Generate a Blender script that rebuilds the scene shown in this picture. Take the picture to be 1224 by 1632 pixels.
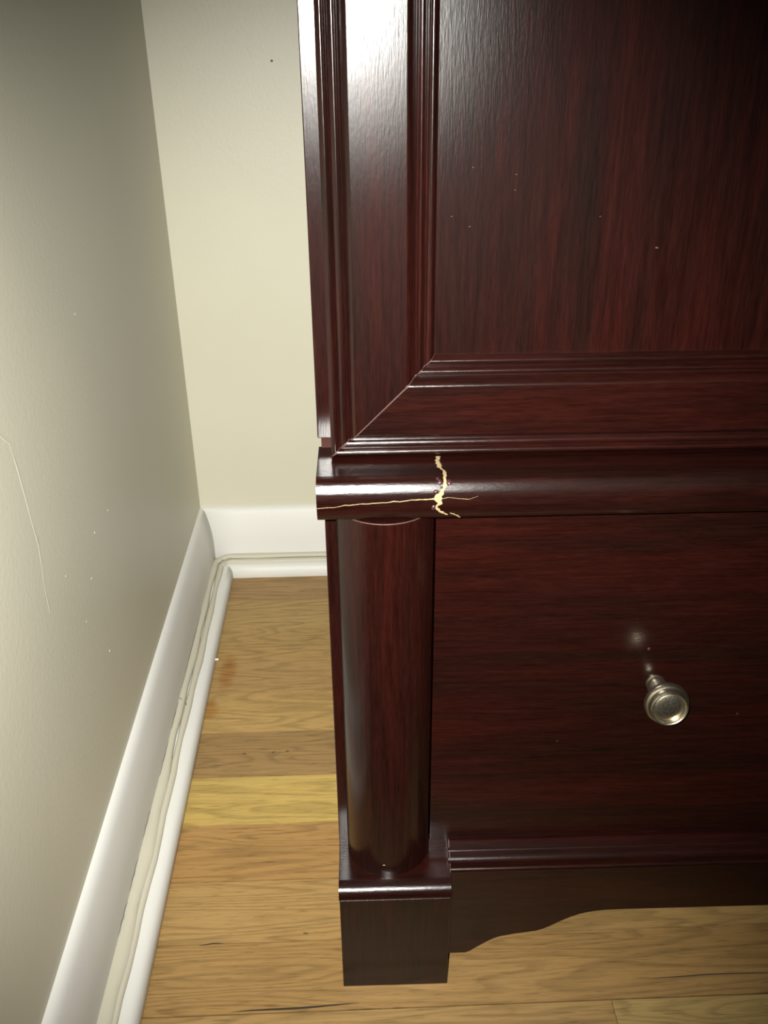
import bpy, bmesh, math, random
from mathutils import Vector, Matrix, noise

# ------------------------------------------------------------------ camera, world, light, exposure
S = bpy.context.scene
for o in list(bpy.data.objects):
    bpy.data.objects.remove(o)
COL = S.collection
PITCH, YAW, ROLL, CAM_H = 0.4881, 0.0311, 0.0104, 0.5981
fw = Vector((math.sin(YAW)*math.cos(PITCH), math.cos(YAW)*math.cos(PITCH), -math.sin(PITCH)))
rt0 = Vector((math.cos(YAW), -math.sin(YAW), 0))
dn0 = fw.cross(rt0)
rt = rt0*math.cos(ROLL) + dn0*math.sin(ROLL)
dn = -rt0*math.sin(ROLL) + dn0*math.cos(ROLL)
CAM = Vector((0, 0, CAM_H))
cd = bpy.data.cameras.new('camera')
cam = bpy.data.objects.new('camera', cd)
COL.objects.link(cam)
M = Matrix.Identity(4)
for i in range(3):
    M[i][0] = rt[i]; M[i][1] = -dn[i]; M[i][2] = -fw[i]; M[i][3] = CAM[i]
cam.matrix_world = M
cd.sensor_fit = 'VERTICAL'
cd.sensor_height = 32.0
cd.lens = 32.0*1448.5/1632.0
cd.clip_start = 0.02
cd.clip_end = 50
S.camera = cam

w = bpy.data.worlds.new('dim_room_light'); S.world = w; w.use_nodes = True
w.node_tree.nodes['Background'].inputs[0].default_value = (0.9, 0.87, 0.8, 1)
w.node_tree.nodes['Background'].inputs[1].default_value = 0.015

# the phone's flash, beside and just above the lens, with the beam pattern of its little lens
ld = bpy.data.lights.new('phone_flash', 'SPOT')
ld.energy = 56.0
ld.color = (1.0, 0.985, 0.92)
ld.shadow_soft_size = 0.004
ld.spot_size = math.radians(76)
ld.spot_blend = 1.0
fl = bpy.data.objects.new('phone_flash', ld)
COL.objects.link(fl)
beam = (fw + rt*(570-612)/1448.5 + dn*(875-816)/1448.5).normalized()   # the beam points a little below the lens axis
fl.rotation_euler = (-beam).to_track_quat('Z', 'Y').to_euler()
fl.location = CAM - rt*0.024 - dn*0.016 - fw*0.045

S.view_settings.view_transform = 'Standard'
S.view_settings.look = 'None'
S.view_settings.gamma = 1.0
S.view_settings.exposure = 0.0
S.view_settings.use_curve_mapping = False

# ------------------------------------------------------------------ helpers
def link(o, parent=None):
    COL.objects.link(o)
    if parent is not None:
        o.parent = parent
    return o

def empty(name, loc=(0, 0, 0), rz=0, parent=None, label=None, cat=None, kind=None):
    o = bpy.data.objects.new(name, None)
    o.empty_display_size = 0.05
    link(o, parent)
    o.location = loc; o.rotation_euler = (0, 0, rz)
    if label: o['label'] = label
    if cat: o['category'] = cat
    if kind: o['kind'] = kind
    return o

def build(name, bm, mat, parent=None, smooth=35, loc=None, label=None, kind=None):
    bmesh.ops.recalc_face_normals(bm, faces=bm.faces)
    me = bpy.data.meshes.new(name)
    bm.to_mesh(me); bm.free()
    if smooth:
        me.shade_smooth()
        me.set_sharp_from_angle(angle=math.radians(smooth))
    me.materials.append(mat)
    o = bpy.data.objects.new(name, me)
    link(o, parent)
    if smooth and smooth < 55 and len(me.polygons) > 12:
        wn = o.modifiers.new('weighted_normal', 'WEIGHTED_NORMAL'); wn.keep_sharp = True; wn.weight = 100
    if loc: o.location = loc
    if label: o['label'] = label
    if kind: o['kind'] = kind
    return o

def box(bm, x0, x1, y0, y1, z0, z1, bev=0.0, seg=2):
    t = bmesh.new()
    v = [t.verts.new(p) for p in ((x0,y0,z0),(x1,y0,z0),(x1,y1,z0),(x0,y1,z0),(x0,y0,z1),(x1,y0,z1),(x1,y1,z1),(x0,y1,z1))]
    for f in ((0,3,2,1),(4,5,6,7),(0,1,5,4),(1,2,6,5),(2,3,7,6),(3,0,4,7)):
        t.faces.new([v[i] for i in f])
    if bev:
        bmesh.ops.bevel(t, geom=list(t.edges), offset=bev, segments=seg, affect='EDGES', profile=0.5)
    tmp = bpy.data.meshes.new('t'); t.to_mesh(tmp); t.free()
    bm.from_mesh(tmp); bpy.data.meshes.remove(tmp)

def loft(bm, rings, close=True, caps=True):
    vr = [[bm.verts.new(p) for p in r] for r in rings]
    n = len(rings[0])
    for a, b in zip(vr, vr[1:]):
        for i in range(n if close else n-1):
            j = (i+1) % n
            bm.faces.new((a[i], a[j], b[j], b[i]))
    if caps and close:
        bm.faces.new(vr[0]); bm.faces.new(vr[-1][::-1])

def lathe(bm, prof, seg=48):
    # profile (radius, distance along -y), axis is y
    rings = []
    for r, d in prof:
        rings.append([(r*math.cos(2*math.pi*i/seg), -d, r*math.sin(2*math.pi*i/seg)) for i in range(seg)])
    loft(bm, rings)

# ------------------------------------------------------------------ materials
class NT:
    def __init__(s, name):
        s.m = bpy.data.materials.new(name); s.m.use_nodes = True
        s.t = s.m.node_tree; s.p = s.t.nodes['Principled BSDF']
    def n(s, typ, **kw):
        nd = s.t.nodes.new(typ)
        for k, v in kw.items(): setattr(nd, k, v)
        return nd
    def l(s, a, b): s.t.links.new(a, b)
    def co(s, scale, coord='Object', offset=None):
        tc = s.n('ShaderNodeTexCoord'); mp = s.n('ShaderNodeMapping')
        mp.inputs['Scale'].default_value = scale
        if offset is not None: s.l(offset, mp.inputs['Location'])
        s.l(tc.outputs[coord], mp.inputs['Vector'])
        return mp.outputs[0]
    def noise(s, vec, scale=1.0, detail=3, rough=0.5, dist=0.0):
        nd = s.n('ShaderNodeTexNoise')
        nd.inputs['Scale'].default_value = scale; nd.inputs['Detail'].default_value = detail
        nd.inputs['Roughness'].default_value = rough; nd.inputs['Distortion'].default_value = dist
        s.l(vec, nd.inputs['Vector']); return nd.outputs[0]
    def ramp(s, fac, stops):
        nd = s.n('ShaderNodeValToRGB'); e = nd.color_ramp.elements
        while len(e) < len(stops): e.new(0.5)
        for i, (p, c) in enumerate(stops):
            e[i].position = p
            e[i].color = (c[0], c[1], c[2], 1) if isinstance(c, tuple) else (c, c, c, 1)
        s.l(fac, nd.inputs[0]); return nd.outputs[0]
    def mix(s, fac, a, b, mode='MIX'):
        nd = s.n('ShaderNodeMix', data_type='RGBA', blend_type=mode)
        for sock, v in ((nd.inputs[0], fac), (nd.inputs[6], a), (nd.inputs[7], b)):
            if isinstance(v, (int, float)): sock.default_value = v
            elif isinstance(v, tuple): sock.default_value = (*v, 1)
            else: s.l(v, sock)
        return nd.outputs[2]
    def math(s, op, a, b=0.0, c=None):
        nd = s.n('ShaderNodeMath', operation=op)
        for i, v in enumerate((a, b) if c is None else (a, b, c)):
            if isinstance(v, (int, float)): nd.inputs[i].default_value = v
            else: s.l(v, nd.inputs[i])
        return nd.outputs[0]
    def bump(s, h, strength, dist, prev=None):
        nd = s.n('ShaderNodeBump'); nd.inputs['Strength'].default_value = strength
        nd.inputs['Distance'].default_value = dist; s.l(h, nd.inputs['Height'])
        if prev is not None: s.l(prev, nd.inputs['Normal'])
        return nd.outputs[0]

def wood(name, axis):
    t = NT(name)
    def sc(a, b):   # a across, b along the grain
        return tuple(b if i == axis else a for i in range(3))
    oi = t.n('ShaderNodeObjectInfo')
    off = t.math('MULTIPLY', oi.outputs['Random'], 7.0)
    wide = t.noise(t.co(sc(52, 4.5), offset=off), 1.0, 4, 0.55, 0.5)
    fine = t.noise(t.co(sc(420, 22), offset=off), 1.0, 5, 0.65, 0.2)
    pore = t.noise(t.co(sc(1300, 110), offset=off), 1.0, 2, 0.6)
    col = t.ramp(wide, [(0.30, (0.0085, 0.0030, 0.0021)), (0.5, (0.0125, 0.0030, 0.0022)), (0.68, (0.0185, 0.0035, 0.0024))])
    col = t.mix(0.75, col, t.ramp(fine, [(0.3, 0.42), (0.5, 0.9), (0.72, 1.35)]), 'MULTIPLY')
    col = t.mix(0.5, col, t.ramp(pore, [(0.35, 0.55), (0.6, 1.15)]), 'MULTIPLY')
    t.l(col, t.p.inputs['Base Color'])
    peel = t.noise(t.co(tuple(800 if i != axis else 260 for i in range(3))), 1.0, 2, 0.5)
    b = t.bump(pore, 0.20, 0.0002)
    b = t.bump(peel, 0.07 if axis == 2 else 0.16, 0.0003, b)
    # lacquered paper foil: a dull body under three gloss lobes (clear, satin, haze)
    t.t.nodes.remove(t.p)
    dif = t.n('ShaderNodeBsdfDiffuse'); t.l(col, dif.inputs['Color']); t.l(b, dif.inputs['Normal'])
    gl = []
    for rgh in (0.19, 0.295, 0.50):
        g = t.n('ShaderNodeBsdfAnisotropic', distribution='BECKMANN')
        g.inputs['Color'].default_value = (1, 1, 1, 1); g.inputs['Roughness'].default_value = rgh
        t.l(b, g.inputs['Normal']); gl.append(g)
    def mx(f, a, c_):
        m = t.n('ShaderNodeMixShader')
        if isinstance(f, float): m.inputs[0].default_value = f
        else: t.l(f, m.inputs[0])
        t.l(a.outputs[0], m.inputs[1]); t.l(c_.outputs[0], m.inputs[2]); return m
    fr = t.n('ShaderNodeFresnel'); fr.inputs['IOR'].default_value = 1.46; t.l(b, fr.inputs['Normal'])
    gg = mx(0.07, mx(0.48, gl[0], gl[1]), gl[2])
    out = [n for n in t.t.nodes if n.type == 'OUTPUT_MATERIAL'][0]
    t.l(mx(fr.outputs[0], dif, gg).outputs[0], out.inputs['Surface'])
    return t.m

WV = wood('cherry_laminate_vertical_grain', 2)
WH = wood('cherry_laminate_horizontal_grain', 0)

def paint(name, col, rough, bumpd, scale, mott=0.05, spec=0.5):
    t = NT(name)
    n1 = t.noise(t.co((6, 6, 6)), 1.0, 3)
    c = t.mix(1.0, col, t.ramp(n1, [(0.3, 1-mott), (0.7, 1.0)]), 'MULTIPLY')
    t.l(c, t.p.inputs['Base Color'])
    t.p.inputs['Roughness'].default_value = rough
    t.p.inputs['Specular IOR Level'].default_value = spec
    n2 = t.noise(t.co((scale,)*3), 1.0, 3, 0.6)
    t.l(t.bump(n2, 0.35, bumpd), t.p.inputs['Normal'])
    return t.m

M_WALL = paint('wall_paint', (0.585, 0.560, 0.445), 0.45, 0.0004, 260)
M_BASE = paint('white_trim_paint', (0.675, 0.668, 0.63), 0.55, 0.0003, 90, 0.04)
M_CAULK = paint('old_cream_caulk', (0.52, 0.49, 0.39), 0.6, 0.0005, 300)
M_DIRT = paint('grime_in_joint', (0.16, 0.14, 0.11), 0.8, 0.0002, 200)
M_RAW = paint('raw_particle_board', (0.32, 0.235, 0.12), 0.75, 0.0012, 900, 0.25)
M_SEAM = paint('exposed_seam_edge', (0.060, 0.029, 0.023), 0.5, 0.0004, 900, 0.2)
M_EDGE = paint('bare_dark_edge', (0.030, 0.009, 0.007), 0.75, 0.0002, 200, 0.05, 0.15)
M_SUB = paint('dark_subfloor', (0.035, 0.022, 0.012), 0.8, 0.0004, 100)

def flake_mat():
    t = NT('lifted_lacquer')
    t.p.inputs['Base Color'].default_value = (0.04, 0.015, 0.014, 1)
    t.p.inputs['Roughness'].default_value = 0.22
    t.p.inputs['Coat Weight'].default_value = 0.8
    n = t.noise(t.co((900, 900, 900)), 1.0, 3)
    t.l(t.bump(n, 0.8, 0.0006), t.p.inputs['Normal'])
    return t.m
M_FLAKE = flake_mat()

def metal():
    t = NT('brushed_nickel')
    t.p.inputs['Base Color'].default_value = (0.42, 0.375, 0.28, 1)
    t.p.inputs['Metallic'].default_value = 1.0
    n = t.noise(t.co((900, 900, 900)), 1.0, 2)
    t.l(t.ramp(n, [(0.3, 0.30), (0.7, 0.38)]), t.p.inputs['Roughness'])
    return t.m
M_NICKEL = metal()

def oak():
    t = NT('oak_strip')
    oi = t.n('ShaderNodeObjectInfo')
    cmb = t.n('ShaderNodeCombineXYZ')
    t.l(t.math('MULTIPLY', oi.outputs['Random'], 17.0), cmb.inputs[0])
    t.l(t.math('MULTIPLY', oi.outputs['Random'], 31.0), cmb.inputs[1])
    t.l(t.math('MULTIPLY', oi.outputs['Random'], 5.0), cmb.inputs[2])
    big = t.noise(t.co((3.2, 30, 1), offset=cmb.outputs[0]), 1.0, 2, 0.45, 0.3)
    # growth rings: bands of the low noise give cathedral figure
    rings = t.math('FRACT', t.math('MULTIPLY', big, 15.0))
    rings = t.ramp(rings, [(0.0, 0.80), (0.12, 1.04), (0.55, 1.06), (0.85, 0.84), (1.0, 0.80)])
    fine = t.noise(t.co((28, 620, 1), offset=cmb.outputs[0]), 1.0, 4, 0.65, 0.15)
    pores = t.noise(t.co((60, 900, 1), offset=cmb.outputs[0]), 1.0, 2, 0.5)
    tone = t.noise(t.co((2, 9, 1), offset=cmb.outputs[0]), 1.0, 2)
    c = t.mix(1.0, oi.outputs['Color'], rings, 'MULTIPLY')
    c = t.mix(0.8, c, t.ramp(fine, [(0.28, 0.72), (0.5, 1.0), (0.7, 1.12)]), 'MULTIPLY')
    c = t.mix(0.45, c, t.ramp(pores, [(0.30, (0.35, 0.28, 0.2)), (0.42, (1.0, 1.0, 1.0))]), 'MULTIPLY')
    c = t.mix(0.7, c, t.ramp(tone, [(0.3, (0.90, 0.84, 0.78)), (0.7, (1.06, 1.04, 1.0))]), 'MULTIPLY')
    # the old orange stain by the wall (a mark of its own on the boards)
    g = t.n('ShaderNodeNewGeometry'); sp = t.n('ShaderNodeSeparateXYZ'); t.l(g.outputs['Position'], sp.inputs[0])
    def blob(cx, cy, rx, ry):
        dx = t.math('DIVIDE', t.math('SUBTRACT', sp.outputs[0], cx), rx)
        dy = t.math('DIVIDE', t.math('SUBTRACT', sp.outputs[1], cy), ry)
        return t.math('ADD', t.math('MULTIPLY', dx, dx), t.math('MULTIPLY', dy, dy))
    d = t.math('MINIMUM', blob(-0.143, 0.775, 0.011, 0.036), blob(-0.152, 0.715, 0.010, 0.017))
    nn = t.noise(t.co((90, 90, 90)), 1.0, 3)
    d = t.math('ADD', d, t.math('MULTIPLY', nn, 0.9))
    f = t.ramp(t.math('MULTIPLY', d, 0.7), [(0.35, 0.75), (0.98, 0.0)])
    c = t.mix(f, c, (0.80, 0.55, 0.30), 'MULTIPLY')
    t.l(c, t.p.inputs['Base Color'])
    t.l(t.ramp(fine, [(0.3, 0.58), (0.7, 0.46)]), t.p.inputs['Roughness'])
    t.p.inputs['Specular IOR Level'].default_value = 0.35
    b = t.bump(fine, 0.25, 0.0002)
    wv = t.noise(t.co((90, 260, 1), offset=cmb.outputs[0]), 1.0, 2)
    b = t.bump(wv, 0.25, 0.0006, b)
    t.l(b, t.p.inputs['Normal'])
    return t.m
M_OAK = oak()

# ------------------------------------------------------------------ room shell
XW, YB = -0.195, 0.998          # inner faces of the left and the back wall
XR, YF, HT = 1.75, -1.15, 2.45  # how far the floor and walls go on
bm = bmesh.new(); box(bm, XW-0.1, XW, YF, YB+0.1, 0, HT)
wall_left = build('wall_left', bm, M_WALL, None, 0, kind='structure')
bm = bmesh.new(); box(bm, XW, XR, YB, YB+0.1, 0, HT)
wall_back = build('wall_back', bm, M_WALL, None, 0, kind='structure')
bm = bmesh.new(); box(bm, XW-0.1, XR, YF, YB+0.1, -0.06, -0.0075)
floor = build('floor', bm, M_SUB, None, 0, kind='structure')
floor['label'] = 'strip oak floor with mixed golden and brown boards'
wall_left['label'] = 'greige painted wall on the left'
wall_back['label'] = 'greige painted wall behind the cabinet'

# planks: rows run along x, joints at the photograph's places
W = 0.0572
joints = [0.9670, 0.9100, 0.8530, 0.7960, 0.7387, 0.6803, 0.6204, 0.5640, 0.5054, 0.4495, 0.3940]
while joints[0] < YB: joints.insert(0, joints[0]+W)
while joints[-1] > YF: joints.append(joints[-1]-W)
tones = {0.967: (0.310, 0.195, 0.080), 0.910: (0.370, 0.249, 0.095), 0.853: (0.361, 0.237, 0.087), 0.796: (0.344, 0.220, 0.084),
         0.7387: (0.378, 0.249, 0.091), 0.6803: (0.258, 0.162, 0.065), 0.6204: (0.430, 0.307, 0.095), 0.564: (0.315, 0.185, 0.066),
         0.5054: (0.325, 0.205, 0.077), 0.4495: (0.300, 0.182, 0.067), 0.394: (0.327, 0.207, 0.080)}
rnd = random.Random(5)
pool = [(0.344, 0.220, 0.084), (0.310, 0.191, 0.070), (0.378, 0.257, 0.095), (0.284, 0.174, 0.068), (0.327, 0.207, 0.076)]
for k in range(len(joints)-1):
    y1, y0 = joints[k], joints[k+1]
    ym = 0.5*(y0+y1)
    fixed = None
    for tk in tones:
        if abs(tk-y1) < 1e-4: fixed = tones[tk]
    # butt joints along the row
    if abs(y1-0.394) < 1e-4: cuts = [XW, 0.1670, 0.86, XR]
    elif fixed: cuts = [XW, 0.42+0.5*rnd.random(), XR]
    else:
        cuts = [XW]; x = XW + 0.25+0.6*rnd.random()
        while x < XR-0.2: cuts.append(x); x += 0.45+0.7*rnd.random()
        cuts.append(XR)
    for q in range(len(cuts)-1):
        x0, x1 = cuts[q], cuts[q+1]
        g = 0.00045 if abs(y1-0.394) > 1e-4 and abs(y0-0.394) > 1e-4 else 0.0005
        L, Wd = (x1-x0)/2-0.0002, (y1-y0)/2-g
        b2 = bmesh.new(); box(b2, -L, L, -Wd, Wd, -0.0074, 0.0)
        o = build('plank', b2, M_OAK, floor, 0, ((x0+x1)/2, ym, rnd.uniform(-0.00012, 0.00012)))
        c = fixed if (fixed and q == 0) else pool[rnd.randrange(5)]
        if abs(y1-0.394) < 1e-4 and q == 1: c = (0.36, 0.25, 0.095)
        o.color = (*c, 1)

# short splits in the boards
def split(x0, y0, x1, y1, wd):
    b2 = bmesh.new(); n = 10; ring = []
    top, bot = [], []
    for i in range(n+1):
        t = i/n; x = x0+(x1-x0)*t; y = y0+(y1-y0)*t + 0.0004*math.sin(7*t+3*x0*40)
        h = wd*math.sin(math.pi*t)**0.6 if 0 < t < 1 else 0.00003
        top.append(b2.verts.new((x, y+h, 0.0003))); bot.append(b2.verts.new((x, y-h, 0.0003)))
    for i in range(n): b2.faces.new((bot[i], bot[i+1], top[i+1], top[i]))
    build('split', b2, M_SUB, floor, 0)
split(-0.1270, 0.4491, -0.1080, 0.4499, 0.0005)
split(-0.0500, 0.4555, -0.0455, 0.4558, 0.0005)
split(0.1930, 0.4088, 0.2950, 0.4100, 0.0004)
split(-0.0980, 0.3955, -0.0080, 0.3985, 0.0008)
split(-0.115, 0.6500, -0.111, 0.6500, 0.0006)
split(-0.088, 0.6510, -0.084, 0.6510, 0.0006)
split(-0.075, 0.6515, -0.071, 0.6515, 0.0006)

# baseboards: profile as (distance from wall, height)
base_prof = [(0, 0.0), (0.0145, 0.0), (0.0145, 0.030), (0.0143, 0.040), (0.0137, 0.048), (0.0126, 0.055), (0.0111, 0.062), (0.0093, 0.0685),
             (0.0075, 0.0740), (0.0056, 0.0780), (0.0034, 0.0801), (0.0015, 0.0811), (0, 0.0814)]
shoe_prof = [(0.0146, 0.0), (0.037, 0.0), (0.0378, 0.002), (0.0375, 0.009), (0.0362, 0.0125), (0.0340, 0.0148), (0.0310, 0.0158), (0.0280, 0.0162), (0.0250, 0.0160), (0.0146, 0.0160)]
def wall_run(prof, mode, lim, wob=0.0):
    # sweep along the left wall (mode L) or back wall (mode B), mitred into the corner
    b2 = bmesh.new(); rings = []
    n = 60
    for i in range(n+1):
        t = i/n; r = []
        for d, z in prof:
            e = wob*math.sin(9*t+z*50)*0.5 + wob*math.sin(31*t+2)*0.3
            if z < 0.0005 or d < 0.001: e = 0
            if mode == 'L': y = (YB-d) + (lim-(YB-d))*t; r.append((XW+d+e*min(1, 8*t), y, z))
            else: x = (XW+d) + (lim-(XW+d))*t; r.append((x, YB-d-e*min(1, 8*t), z))
        rings.append(r)
    loft(b2, rings)
    return b2
bl = build('baseboard_left', wall_run(base_prof, 'L', YF, 0.0006), M_BASE, None, 60, kind='structure')
bb = build('baseboard_back', wall_run(base_prof, 'B', XR, 0.0005), M_BASE, None, 60, kind='structure')
bl['label'] = 'white painted baseboard along the left wall'; bb['label'] = 'white painted baseboard along the back wall'
build('shoe_moulding', wall_run(shoe_prof, 'L', YF, 0.0008), M_BASE, bl, 60)
build('shoe_moulding', wall_run(shoe_prof, 'B', XR, 0.0006), M_BASE, bb, 60)
# beads of caulk over the joint: two ridges that run round the corner in a curve
def bead(offs, z, rad, n_seg=10, rc=0.020, wid=lambda s: 1.0, y_end=YF, x_end=XR, wob=0.0003):
    # path at distance offs from both walls with a rounded corner
    pts = []
    y = y_end
    N = 90
    for i in range(N+1):
        yy = y_end + (YB-offs-rc-y_end)*i/N
        pts.append((XW+offs, yy, 1, 0))
    for i in range(1, 10):
        a = math.pi*0.5*i/10
        pts.append((XW+offs+rc-rc*math.cos(a), YB-offs-rc+rc*math.sin(a), math.cos(a), -math.sin(a)))
    for i in range(60):
        xx = XW+offs+rc + (x_end-XW-offs-rc)*i/59
        pts.append((xx, YB-offs, 0, -1))
    b2 = bmesh.new(); rings = []
    for k, (x, y, nx, ny) in enumerate(pts):
        w_ = rad*wid(y if nx == 1 else 2.0)*(1+0.18*math.sin(k*1.7)+0.12*math.sin(k*0.63))
        e = wob*math.sin(k*0.47)*0.6
        r = []
        for j in range(n_seg):
            a = math.pi*2*j/n_seg
            r.append((x+nx*(w_*math.cos(a)+e), y+ny*(w_*math.cos(a)+e), z+0.75*rad*math.sin(a)+0.0002*math.sin(k*0.9)))
        rings.append(r)
    loft(b2, rings)
    return b2
build('caulk_bead', bead(0.0165, 0.0196, 0.0040, wid=lambda y: 1.0 if y > 0.72 else 1.0+min(1.0, (0.72-y)*3.0)), M_CAULK, bl, 60)
build('caulk_bead', bead(0.0235, 0.0164, 0.0036, rc=0.015), M_CAULK, bl, 60)
# dirty crack where the bead meets the board, and the break across it
def ribbon(bm, pts, wds, nrm):
    nrm = Vector(nrm); va, vb = [], []
    P = [Vector(p) for p in pts]
    for i, p in enumerate(P):
        d = (P[min(i+1, len(P)-1)]-P[max(i-1, 0)]).normalized()
        s = nrm.cross(d).normalized()*wds[i]
        va.append(bm.verts.new(p+s)); vb.append(bm.verts.new(p-s))
    for i in range(len(P)-1): bm.faces.new((va[i], va[i+1], vb[i+1], vb[i]))
b2 = bmesh.new()
for y0, y1 in ((0.86, 0.72), (0.70, 0.66), (0.645, 0.60), (0.56, 0.53), (0.51, 0.478), (0.47, 0.44)):
    n = 8
    ribbon(b2, [(XW+0.0150+0.0002*math.sin(i*2.1), y0+(y1-y0)*i/n, 0.0235+(0.0025 if y0 < .6 else 0)+0.0004*math.sin(i*1.7+y0*9)) for i in range(n+1)],
           [0.0003*(0.4+math.sin(math.pi*i/n)) for i in range(n+1)], (1, 0, 0.3))
build('hairline_gap', b2, M_DIRT, bl, 0)
b2 = bmesh.new()
ribbon(b2, [(XW+0.0145, 0.7060, 0.0236), (XW+0.0175, 0.7045, 0.0228), (XW+0.0205, 0.7030, 0.0205), (XW+0.0225, 0.7000, 0.0192), (XW+0.0250, 0.6980, 0.0172)],
       [0.0003, 0.0006, 0.0006, 0.0005, 0.0003], (0.3, 0, 1))
build('crack', b2, M_DIRT, bl, 0)
b2 = bmesh.new(); bmesh.ops.create_icosphere(b2, subdivisions=2, radius=0.0022, matrix=Matrix.Translation((XW+0.0390, 0.790, 0.0052)) @ Matrix.Diagonal((1.2, 0.6, 0.6, 1)))
build('paint_drip', b2, M_BASE, bl, 60)

# marks on the left wall: a long paint ridge and small nibs; one dark speck on the back wall
b2 = bmesh.new()
pr = [(0.4550, 0.4150), (0.4656, 0.4041), (0.4756, 0.3949), (0.4790, 0.3780), (0.4810, 0.3622), (0.4825, 0.3430), (0.4857, 0.3227), (0.4835, 0.3100), (0.4810, 0.2987), (0.4811, 0.2776)]
rings = []
for i, (y, z) in enumerate(pr):
    h = 0.00022*(1-0.7*abs(i/9-0.45)); wv = 0.0016*(1+0.3*math.sin(i*2.3))
    rings.append([(XW-0.0001, y-wv, z), (XW+h*0.6, y-wv*0.4, z), (XW+h, y, z), (XW+h*0.6, y+wv*0.4, z), (XW-0.0001, y+wv, z)])
loft(b2, rings)
build('paint_ridge', b2, M_WALL, wall_left, 70)
for (y, z, r) in ((0.632, 0.270, 0.0016), (0.592, 0.2725, 0.0018), (0.519, 0.2804, 0.0013), (0.567, 0.2484, 0.0016), (0.540, 0.2294, 0.0012), (0.577, 0.1763, 0.002), (0.634, 0.4243, 0.0015)):
    b3 = bmesh.new(); bmesh.ops.create_icosphere(b3, subdivisions=2, radius=r, matrix=Matrix.Translation((XW, y, z)) @ Matrix.Diagonal((0.18, 0.7, 0.5, 1)))
    build('paint_nib', b3, M_WALL, wall_left, 70)
b3 = bmesh.new(); bmesh.ops.create_icosphere(b3, subdivisions=2, radius=0.0014, matrix=Matrix.Translation((-0.0745, YB, 0.5719)) @ Matrix.Diagonal((1, 0.25, 0.8, 1)))
build('speck', b3, M_DIRT, wall_back, 70)

# ------------------------------------------------------------------ the cabinet (its own axes: x along the front, y into depth)
cab = empty('cabinet', (-0.0193, 0.4116, 0), -0.0105,
            label='dark cherry two-part cabinet with cracked ledge moulding, standing on oak floor by the wall', cat='cabinet')
CW, BK = 0.760, 0.495      # width, back plane
CF = 0.039                 # lower carcass front
UF = 0.056                 # upper carcass front
TOP = 1.32
# lower carcass: two sides, drawer divider rails, bottom
for x0, x1 in ((-0.0005, 0.0635), (CW-0.0635, CW+0.0005)):
    b2 = bmesh.new(); box(b2, x0, x1, CF, BK, 0.0, 0.374, 0.0005, 1)
    build('side_panel', b2, WV, cab, 30)
b2 = bmesh.new(); box(b2, 0.0612, CW-0.0612, 0.0335, 0.0552, 0.0932, 0.1072)
build('bottom_rail', b2, WH, cab, 0)
b2 = bmesh.new(); box(b2, 0.0635, CW-0.0635, 0.055, BK, 0.085, 0.372)
build('lower_body', b2, WH, cab, 0)
# corner blocks the columns stand on
for x0, x1 in ((0.0, 0.0735), (CW-0.0735, CW)):
    b2 = bmesh.new(); box(b2, x0, x1, 0.0, CF+0.001, 0.0, 0.0888, 0.0004, 1)
    f = build('foot_block', b2, WV, cab, 30)
    b2 = bmesh.new()
    R = 0.0100
    pr = [(CF+0.0005, 0.0890), (0.0005, 0.0890), (-0.0006, 0.0896), (-0.0007, 0.0905)]
    for i in range(9):
        a = math.pi/2*i/8
        pr.append((R-0.0007-R*math.cos(a)*1.0, 0.0905+(R-0.0018)*math.sin(a)))
    pr.append((CF+0.0005, 0.0972))
    loft(b2, [[(x, y, z) for y, z in pr] for x in (x0-0.0004, x1+0.0006)])
    build('cap', b2, WH, f, 50)
# half-round columns
for cx in (0.0335, CW-0.0335):
    b2 = bmesh.new(); n = 40; r = 0.0280
    sec = [(cx-r, CF+0.002)] + [(cx-r*math.cos(math.pi*i/n), CF-r*math.sin(math.pi*i/n)) for i in range(n+1)] + [(cx+r, CF+0.002)]
    loft(b2, [[(x, y, z) for x, y in sec] for z in (0.0974, 0.3660)])
    c = build('column', b2, WV, cab, 40)
    # thin raw rim on top of the column
    b2 = bmesh.new()
    arc = [(cx-(r+0.0001)*math.cos(a), CF-(r+0.0001)*math.sin(a), 0.3659) for a in [math.pi*(0.25+0.5*i/20) for i in range(21)]]
    vs = [[b2.verts.new(p) for p in arc], [b2.verts.new((cx-(r-0.0003)*math.cos(a), CF-(r-0.0003)*math.sin(a), 0.3663)) for a in [math.pi*(0.25+0.5*i/20) for i in range(21)]]]
    for i in range(20): b2.faces.new((vs[0][i], vs[0][i+1], vs[1][i+1], vs[1][i]))
    build('rim', b2, M_SEAM, c, 60)
# small flecks of glue / chips on the near column
for (x, y, z, r) in ((0.0300, 0.0112, 0.1085, 0.0006), (0.0395, 0.0115, 0.0976, 0.0009), (0.0450, 0.0130, 0.0976, 0.0008)):
    b3 = bmesh.new(); bmesh.ops.create_icosphere(b3, subdivisions=2, radius=r, matrix=Matrix.Translation((x, y, z)) @ Matrix.Diagonal((1.6, 0.5, 0.5, 1)))
    build('chip', b3, M_SEAM if z < .1 else M_RAW, cab, 60)
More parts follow.
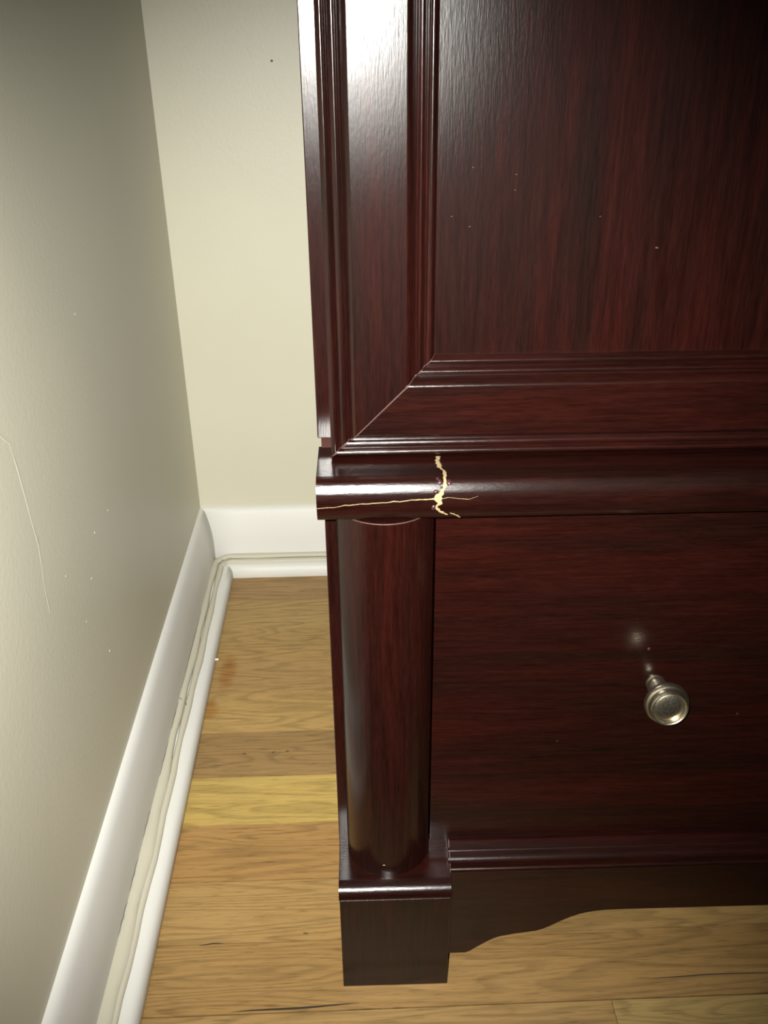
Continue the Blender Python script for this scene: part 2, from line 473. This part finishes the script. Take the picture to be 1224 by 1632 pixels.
# drawer with two knobs
b2 = bmesh.new(); box(b2, 0.0615, CW-0.0615, 0.032, 0.055, 0.1082, 0.3635, 0.0008, 2)
drawer = build('drawer', b2, WH, cab, 40)
kp = [(0.0056, -0.001), (0.0058, 0.0004), (0.0056, 0.0012), (0.0050, 0.0016), (0.0050, 0.0022), (0.0060, 0.0030), (0.0062, 0.0045), (0.0058, 0.0060), (0.0048, 0.0078), (0.0042, 0.0100),
      (0.0044, 0.0118), (0.0062, 0.0134), (0.0095, 0.0148), (0.0120, 0.0163), (0.0130, 0.0180), (0.0132, 0.0196), (0.0127, 0.0207),
      (0.0119, 0.0211), (0.0115, 0.0216), (0.0116, 0.0226), (0.0112, 0.0238), (0.0105, 0.0244), (0.0098, 0.0243), (0.0092, 0.0236), (0.0089, 0.0226),
      (0.0086, 0.0223), (0.0080, 0.0226), (0.0066, 0.0229), (0.0046, 0.0231), (0.0022, 0.0232), (0.0004, 0.02325)]
knob0 = None
for kx in (0.1995, CW-0.1995):
    if knob0 is None:
        b2 = bmesh.new(); lathe(b2, [(r_, d_*1.32) for r_, d_ in kp], 64)
        knob0 = build('knob', b2, M_NICKEL, drawer, 50, (kx, 0.032, 0.2392), label='round brushed nickel knob with raised rim')
        knob0.rotation_euler = (-0.17, 0, -0.03)
    else:
        k2 = knob0.copy(); k2.location.x = kx; COL.objects.link(k2); k2.parent = drawer
# small nicks on the drawer front
for (x, z, r) in ((0.1925, 0.2650, 0.0011), (0.1425, 0.1937, 0.0006), (0.2555, 0.2125, 0.0008)):
    b3 = bmesh.new(); bmesh.ops.create_icosphere(b3, subdivisions=2, radius=r, matrix=Matrix.Translation((x, 0.032, z)) @ Matrix.Diagonal((1, 0.25, 1, 1)))
    build('nick', b3, M_FLAKE, drawer, 60)
# base moulding and shaped apron between the blocks
mp = [(0.0555, 0.0925), (0.0170, 0.0925), (0.0160, 0.0932), (0.0158, 0.0945), (0.0162, 0.0955), (0.0172, 0.0960), (0.0178, 0.0970), (0.0178, 0.0990), (0.0184, 0.1012),
      (0.0200, 0.1030), (0.0222, 0.1040), (0.0242, 0.1042), (0.0250, 0.1046), (0.0254, 0.1054), (0.0290, 0.1062), (0.0318, 0.1074), (0.0555, 0.1076)]
b2 = bmesh.new(); loft(b2, [[(x, y, z) for y, z in mp] for x in (0.0736, CW-0.0736)])
build('base_moulding', b2, WH, cab, 40)
b2 = bmesh.new()
rr = [(0.0158, 0.0925), (0.0158, 0.0945), (0.0172, 0.0965), (0.0178, 0.0990), (0.0200, 0.1030), (0.0250, 0.1046), (0.0318, 0.1074), (0.0390, 0.1074)]
for (a, b), (c, d) in zip(rr, rr[1:]):
    vs = [b2.verts.new(p) for p in ((0.0743, a-0.0003, b+0.0002), (0.0749, a-0.0003, b+0.0002), (0.0749, c-0.0003, d+0.0002), (0.0743, c-0.0003, d+0.0002))]
    b2.faces.new(vs)
build('seam', b2, M_SEAM, cab, 0)
ap = [(0.0735, 0.0055), (0.088, 0.0056), (0.0915, 0.0075), (0.0955, 0.0111), (0.1026, 0.0167), (0.1070, 0.0198), (0.1114, 0.0220), (0.123, 0.0247), (0.1377, 0.0270), (0.1427, 0.0290), (0.1477, 0.0320),
      (0.1545, 0.0367), (0.1617, 0.0410), (0.1673, 0.0436), (0.173, 0.0453), (0.1790, 0.0464), (0.1861, 0.0473), (0.20, 0.0475)]
full = ap + [(CW-x, z) for x, z in ap[::-1]]
b2 = bmesh.new()
fr = [b2.verts.new((x, 0.020, z)) for x, z in full]; ft = [b2.verts.new((x, 0.020, 0.0930)) for x, z in full]
br = [b2.verts.new((x, 0.036, z)) for x, z in full]; bt = [b2.verts.new((x, 0.036, 0.0930)) for x, z in full]
for i in range(len(full)-1):
    for q in ((fr[i], fr[i+1], ft[i+1], ft[i]), (br[i+1], br[i], bt[i], bt[i+1]), (fr[i+1], fr[i], br[i], br[i+1]), (ft[i], ft[i+1], bt[i+1], bt[i])):
        b2.faces.new(q)
b2.faces.new((fr[0], ft[0], bt[0], br[0])); b2.faces.new((fr[-1], br[-1], bt[-1], ft[-1]))
build('apron', b2, WH, cab, 30)

# ledge with its rounded front moulding
rail = [(.0175,.3665),(.0148,.3678),(.0128,.3705),(.0114,.374),(.0107,.378),(.0110,.3825),(.0120,.3856),(.0141,.3892),(.0161,.3905),(.0200,.391),(.057,.391)]
def catmull(P, n=5):
    out = []
    for i in range(len(P)-1):
        p0, p1, p2, p3 = P[max(i-1,0)], P[i], P[i+1], P[min(i+2, len(P)-1)]
        for k in range(n):
            t = k/n
            out.append(tuple(0.5*((2*p1[j])+(-p0[j]+p2[j])*t+(2*p0[j]-5*p1[j]+4*p2[j]-p3[j])*t*t+(-p0[j]+3*p1[j]-3*p2[j]+p3[j])*t**3) for j in (0, 1)))
    out.append(P[-1]); return out
curve = catmull(rail[:-1]) + [(0.0585, 0.391)]
sec = [(0.0585, 0.3665)] + curve
b2 = bmesh.new(); loft(b2, [[(x, y, z) for y, z in sec] for x in (-0.0030, CW+0.0030)])
bmesh.ops.triangulate(b2, faces=[f for f in b2.faces if len(f.verts) > 4])
ledge = build('ledge_moulding', b2, WH, cab, 50, label='rounded ledge moulding with a pale crack across it')
b2 = bmesh.new(); box(b2, 0.0, CW, 0.0586, BK, 0.3745, 0.391)
build('lower_top_board', b2, WH, cab, 0)
# walking on the ledge surface: s is the length along the section, from the lower edge
acc = [0.0]
for a, b in zip(rail, rail[1:]): acc.append(acc[-1]+math.dist(a, b))
acc2 = [0.0]
for a, b in zip(curve, curve[1:]): acc2.append(acc2[-1]+math.dist(a, b))
def on_ledge(x, s, lift=0.00012):
    s = min(max(s*acc2[-1]/(acc[-1]+0.0015), 0), acc2[-1]-1e-6)
    i = max(j for j in range(len(acc2)-1) if acc2[j] <= s)
    t = (s-acc2[i])/(acc2[i+1]-acc2[i])
    y = curve[i][0]+t*(curve[i+1][0]-curve[i][0]); z = curve[i][1]+t*(curve[i+1][1]-curve[i][1])
    dy, dz = curve[i+1][0]-curve[i][0], curve[i+1][1]-curve[i][1]
    l = math.hypot(dy, dz); n = Vector((0, -dz/l, dy/l))
    if n.y > 0 and n.z < 0: n = -n
    return Vector((x, y, z)) + n*lift
def crack_strip(bm, P, lift=0.00015):
    # P: (x, s, half width); resampled with ragged edges, follows the curved surface
    rq = random.Random(len(P)); Q = []
    for (x0, s0, w0), (x1, s1, w1) in zip(P, P[1:]):
        n = max(2, int(math.dist((x0, s0), (x1, s1))/0.0007))
        for k in range(n):
            t = k/n; Q.append((x0+(x1-x0)*t, s0+(s1-s0)*t, w0+(w1-w0)*t))
    Q.append(P[-1])
    va, vm, vb = [], [], []
    for i, (x, s, w_) in enumerate(Q):
        a, b = Q[max(i-1, 0)], Q[min(i+1, len(Q)-1)]
        dx, ds = b[0]-a[0], b[1]-a[1]; l = math.hypot(dx, ds) or 1
        nx, ns = -ds/l, dx/l
        wa, wb = w_*rq.uniform(0.6, 1.45), w_*rq.uniform(0.6, 1.45)
        j = rq.uniform(-0.25, 0.25)*w_
        va.append(bm.verts.new(on_ledge(x+nx*(wa+j), s+ns*(wa+j), 0.00005)))
        vm.append(bm.verts.new(on_ledge(x+nx*j, s+ns*j, lift+rq.uniform(0, 0.0002)*(w_ > 0.0004))))
        vb.append(bm.verts.new(on_ledge(x-nx*(wb-j), s-ns*(wb-j), 0.00005)))
    for i in range(len(Q)-1):
        bm.faces.new((va[i], va[i+1], vm[i+1], vm[i])); bm.faces.new((vm[i], vm[i+1], vb[i+1], vb[i]))
b2 = bmesh.new()
crack_strip(b2, [(.0627,.0545,0.00119),(.0622,.0470,0.00119),(.0626,.0418,0.00110),(.0634,.0385,0.00068),(.0646,.0371,0.00068),(.0648,.0335,0.00094),(.0647,.0307,0.00076),(.0644,.0280,0.00068),(.0644,.0257,0.00085),(.0636,.0224,0.00102),
                 (.0624,.0198,0.00110),(.0606,.0176,0.00178),(.0608,.0160,0.00161),(.0614,.0147,0.00110),(.0602,.0132,0.00068),(.0599,.0120,0.00068),(.0608,.0106,0.00076),(.0619,.0094,0.00068),(.0640,.0078,0.00059),(.0659,.0064,0.00042)])
crack_strip(b2, [(.0672,.0080,0.00017),(.0690,.0070,0.00034),(.0710,.0055,0.00051),(.0726,.0035,0.00051),(.0732,.0018,0.00042)])
build('crack', b2, M_RAW, ledge, 60, label='pale raw crack running down across the moulding')
b2 = bmesh.new()
crack_strip(b2, [(-.0028,.0128,0.00012),(.0035,.0134,0.00014),(.0060,.0133,0.00012),(.0092,.0139,0.00012),(.0118,.0146,0.00019),(.0140,.0145,0.00019),(.0205,.0152,0.00019),(.0240,.0151,0.00019),(.0269,.0155,0.00019),(.0342,.0157,0.00019),(.0375,.0163,0.00025),(.0406,.0160,0.00019),(.0471,.0169,0.00022),(.0535,.0170,0.00025),(.0590,.0172,0.00037)])
crack_strip(b2, [(.0615,.0172,0.00022),(.0640,.0175,0.00012),(.0664,.0179,0.00012),(.0712,.0172,0.00010),(.0769,.0167,0.00012),(.0790,.0174,0.00007),(.0817,.0183,0.00005)])
build('hairline_crack', b2, M_RAW, ledge, 60, label='pale hairline crack along the moulding')
# lifted lacquer flakes beside the crack
fq = random.Random(3)
for (x, s, a, b, h) in ((.0617, .0262, .0011, .0019, .0006), (.0664, .0258, .0017, .0018, .0007), (.0596, .0212, .0016, .0011, .0005), (.0584, .0118, .0013, .0017, .0006), (.0606, .0285, .0009, .0012, .0004), (.0626, .0232, .0008, .0008, .0004)):
    b3 = bmesh.new(); rings = []
    for k in range(4):
        q = 1-k/4
        rings.append([on_ledge(x+a*q*math.cos(t*math.pi/5)*(1+fq.uniform(-.2, .2)), s+b*q*math.sin(t*math.pi/5)*(1+fq.uniform(-.2, .2)), h*(1-q*q)*fq.uniform(.75, 1.2) if k else -0.00005) for t in range(10)])
    loft(b3, rings)
    build('lifted_flake', b3, M_FLAKE, ledge, 70)

# upper carcass: set back, standing on the ledge on a slightly inset plinth
b2 = bmesh.new(); box(b2, -0.0014, CW+0.0014, UF+0.0012, BK-0.06, 0.3910, 0.3972)
build('inset_strip', b2, M_EDGE, cab, 0)
for x0, x1 in ((-0.0034, 0.0170), (CW-0.0170, CW+0.0034)):
    b2 = bmesh.new(); box(b2, x0, x1, UF, BK-0.06, 0.3972, TOP, 0.0005, 1)
    build('side_panel', b2, WV, cab, 30)
b2 = bmesh.new(); box(b2, 0.0170, CW-0.0170, BK-0.072, BK-0.06, 0.3972, TOP)
build('back_panel', b2, WV, cab, 0)
b2 = bmesh.new(); box(b2, 0.0170, CW-0.0170, UF+0.003, BK-0.073, 0.3972, 0.4130)
build('bottom_board', b2, WH, cab, 0)
b2 = bmesh.new(); box(b2, -0.012, CW+0.012, UF-0.04, BK-0.055, TOP+0.0002, TOP+0.022, 0.004, 3)
build('top_board', b2, WH, cab, 40)

# doors: mitred frame with beaded edges round a flat panel
DF = 0.0360
U = [(0.0,0.0195),(0.0,0.0056),(.0006,.0044),(.0022,.0034),(.0036,.0040),(.0045,.0054),(.0054,.0042),(.0074,.0031),(.0090,.0038),(.0098,.0047),
     (.0110,.0030),(.0122,.0013),(.0134,.0003),(.0142,0.0),(.0404,0.0),(.0416,.0004),(.0430,.0018),(.0444,.0036),(.0456,.0048),(.0468,.0037),(.0476,.0034),(.0488,.0041),(.0500,.0060),(.0514,.0050),(.0526,.0046),(.0538,.0052),(.0550,.0078),(.0556,.0092),(.0556,.0195)]
U = U[:1] + catmull(U[1:13], 3) + catmull(U[14:-1], 3) + U[-1:]
U.insert(U.index((0.0134, 0.0003))+1, (0.0142, 0.0)) if (0.0142, 0.0) not in U else None
Z0, Z1 = 0.3928, TOP-0.006
def member(side, X0, X1):
    b2 = bmesh.new(); A, B = [], []
    for u, d in U:
        y = DF+d
        if side == 'L': A.append((X0+u, y, Z0+u)); B.append((X0+u, y, Z1-u))
        if side == 'R': A.append((X1-u, y, Z0+u)); B.append((X1-u, y, Z1-u))
        if side == 'D': A.append((X0+u, y, Z0+u)); B.append((X1-u, y, Z0+u))
        if side == 'U': A.append((X0+u, y, Z1-u)); B.append((X1-u, y, Z1-u))
    loft(b2, [A, B])
    bmesh.ops.triangulate(b2, faces=[f for f in b2.faces if len(f.verts) > 4])
    return b2
for X0, X1 in ((0.0046, 0.3790), (0.3810, CW-0.0046)):
    b2 = bmesh.new(); box(b2, X0+0.0550, X1-0.0550, DF+0.0086, DF+0.0160, Z0+0.0550, Z1-0.0550)
    door = build('door', b2, WV, cab, 0, label='framed door with a flat cherry centre panel')
    if X0 < 0.1:
        for (x, z, r) in ((.0770, .5399, .0006), (.0978, .5365, .0006), (.0976, .5294, .0005), (.0674, .5176, .0006), (.1400, .5166, .0006), (.1698, .5012, .0012), (.0764, .5127, .0006)):
            b3 = bmesh.new(); bmesh.ops.create_icosphere(b3, subdivisions=2, radius=r, matrix=Matrix.Translation((x, DF+0.0086, z)) @ Matrix.Diagonal((0.8, 0.15, 0.4, 1)))
            build('nick', b3, M_SEAM, door, 60)
    build('stile', member('L', X0, X1), WV, door, 38)
    build('stile', member('R', X0, X1), WV, door, 38)
    build('rail', member('D', X0, X1), WH, door, 38)
    build('rail', member('U', X0, X1), WH, door, 38)
    # open mitre line: thin sliver that follows the profile
    for sx, sz in ((0, 0), (1, 0), (0, 1), (1, 1)):
        b2 = bmesh.new(); va, vb = [], []
        rq = random.Random(11)
        for u, d in U[1:-1]:
            x = X0+u if sx == 0 else X1-u; z = Z0+u if sz == 0 else Z1-u
            e = 0.00019*rq.uniform(0.7, 1.5) * (1.6 if (u < 0.012 or 0.034 < u < 0.043) else 1)
            sg = (1 if sx == 0 else -1)*(1 if sz == 0 else -1)
            va.append(b2.verts.new((x-e, DF+d-0.00015, z+e*sg))); vb.append(b2.verts.new((x+e, DF+d-0.00015, z-e*sg)))
        for i in range(len(va)-1): b2.faces.new((va[i], va[i+1], vb[i+1], vb[i]))
        build('mitre_seam', b2, M_SEAM, door, 0)
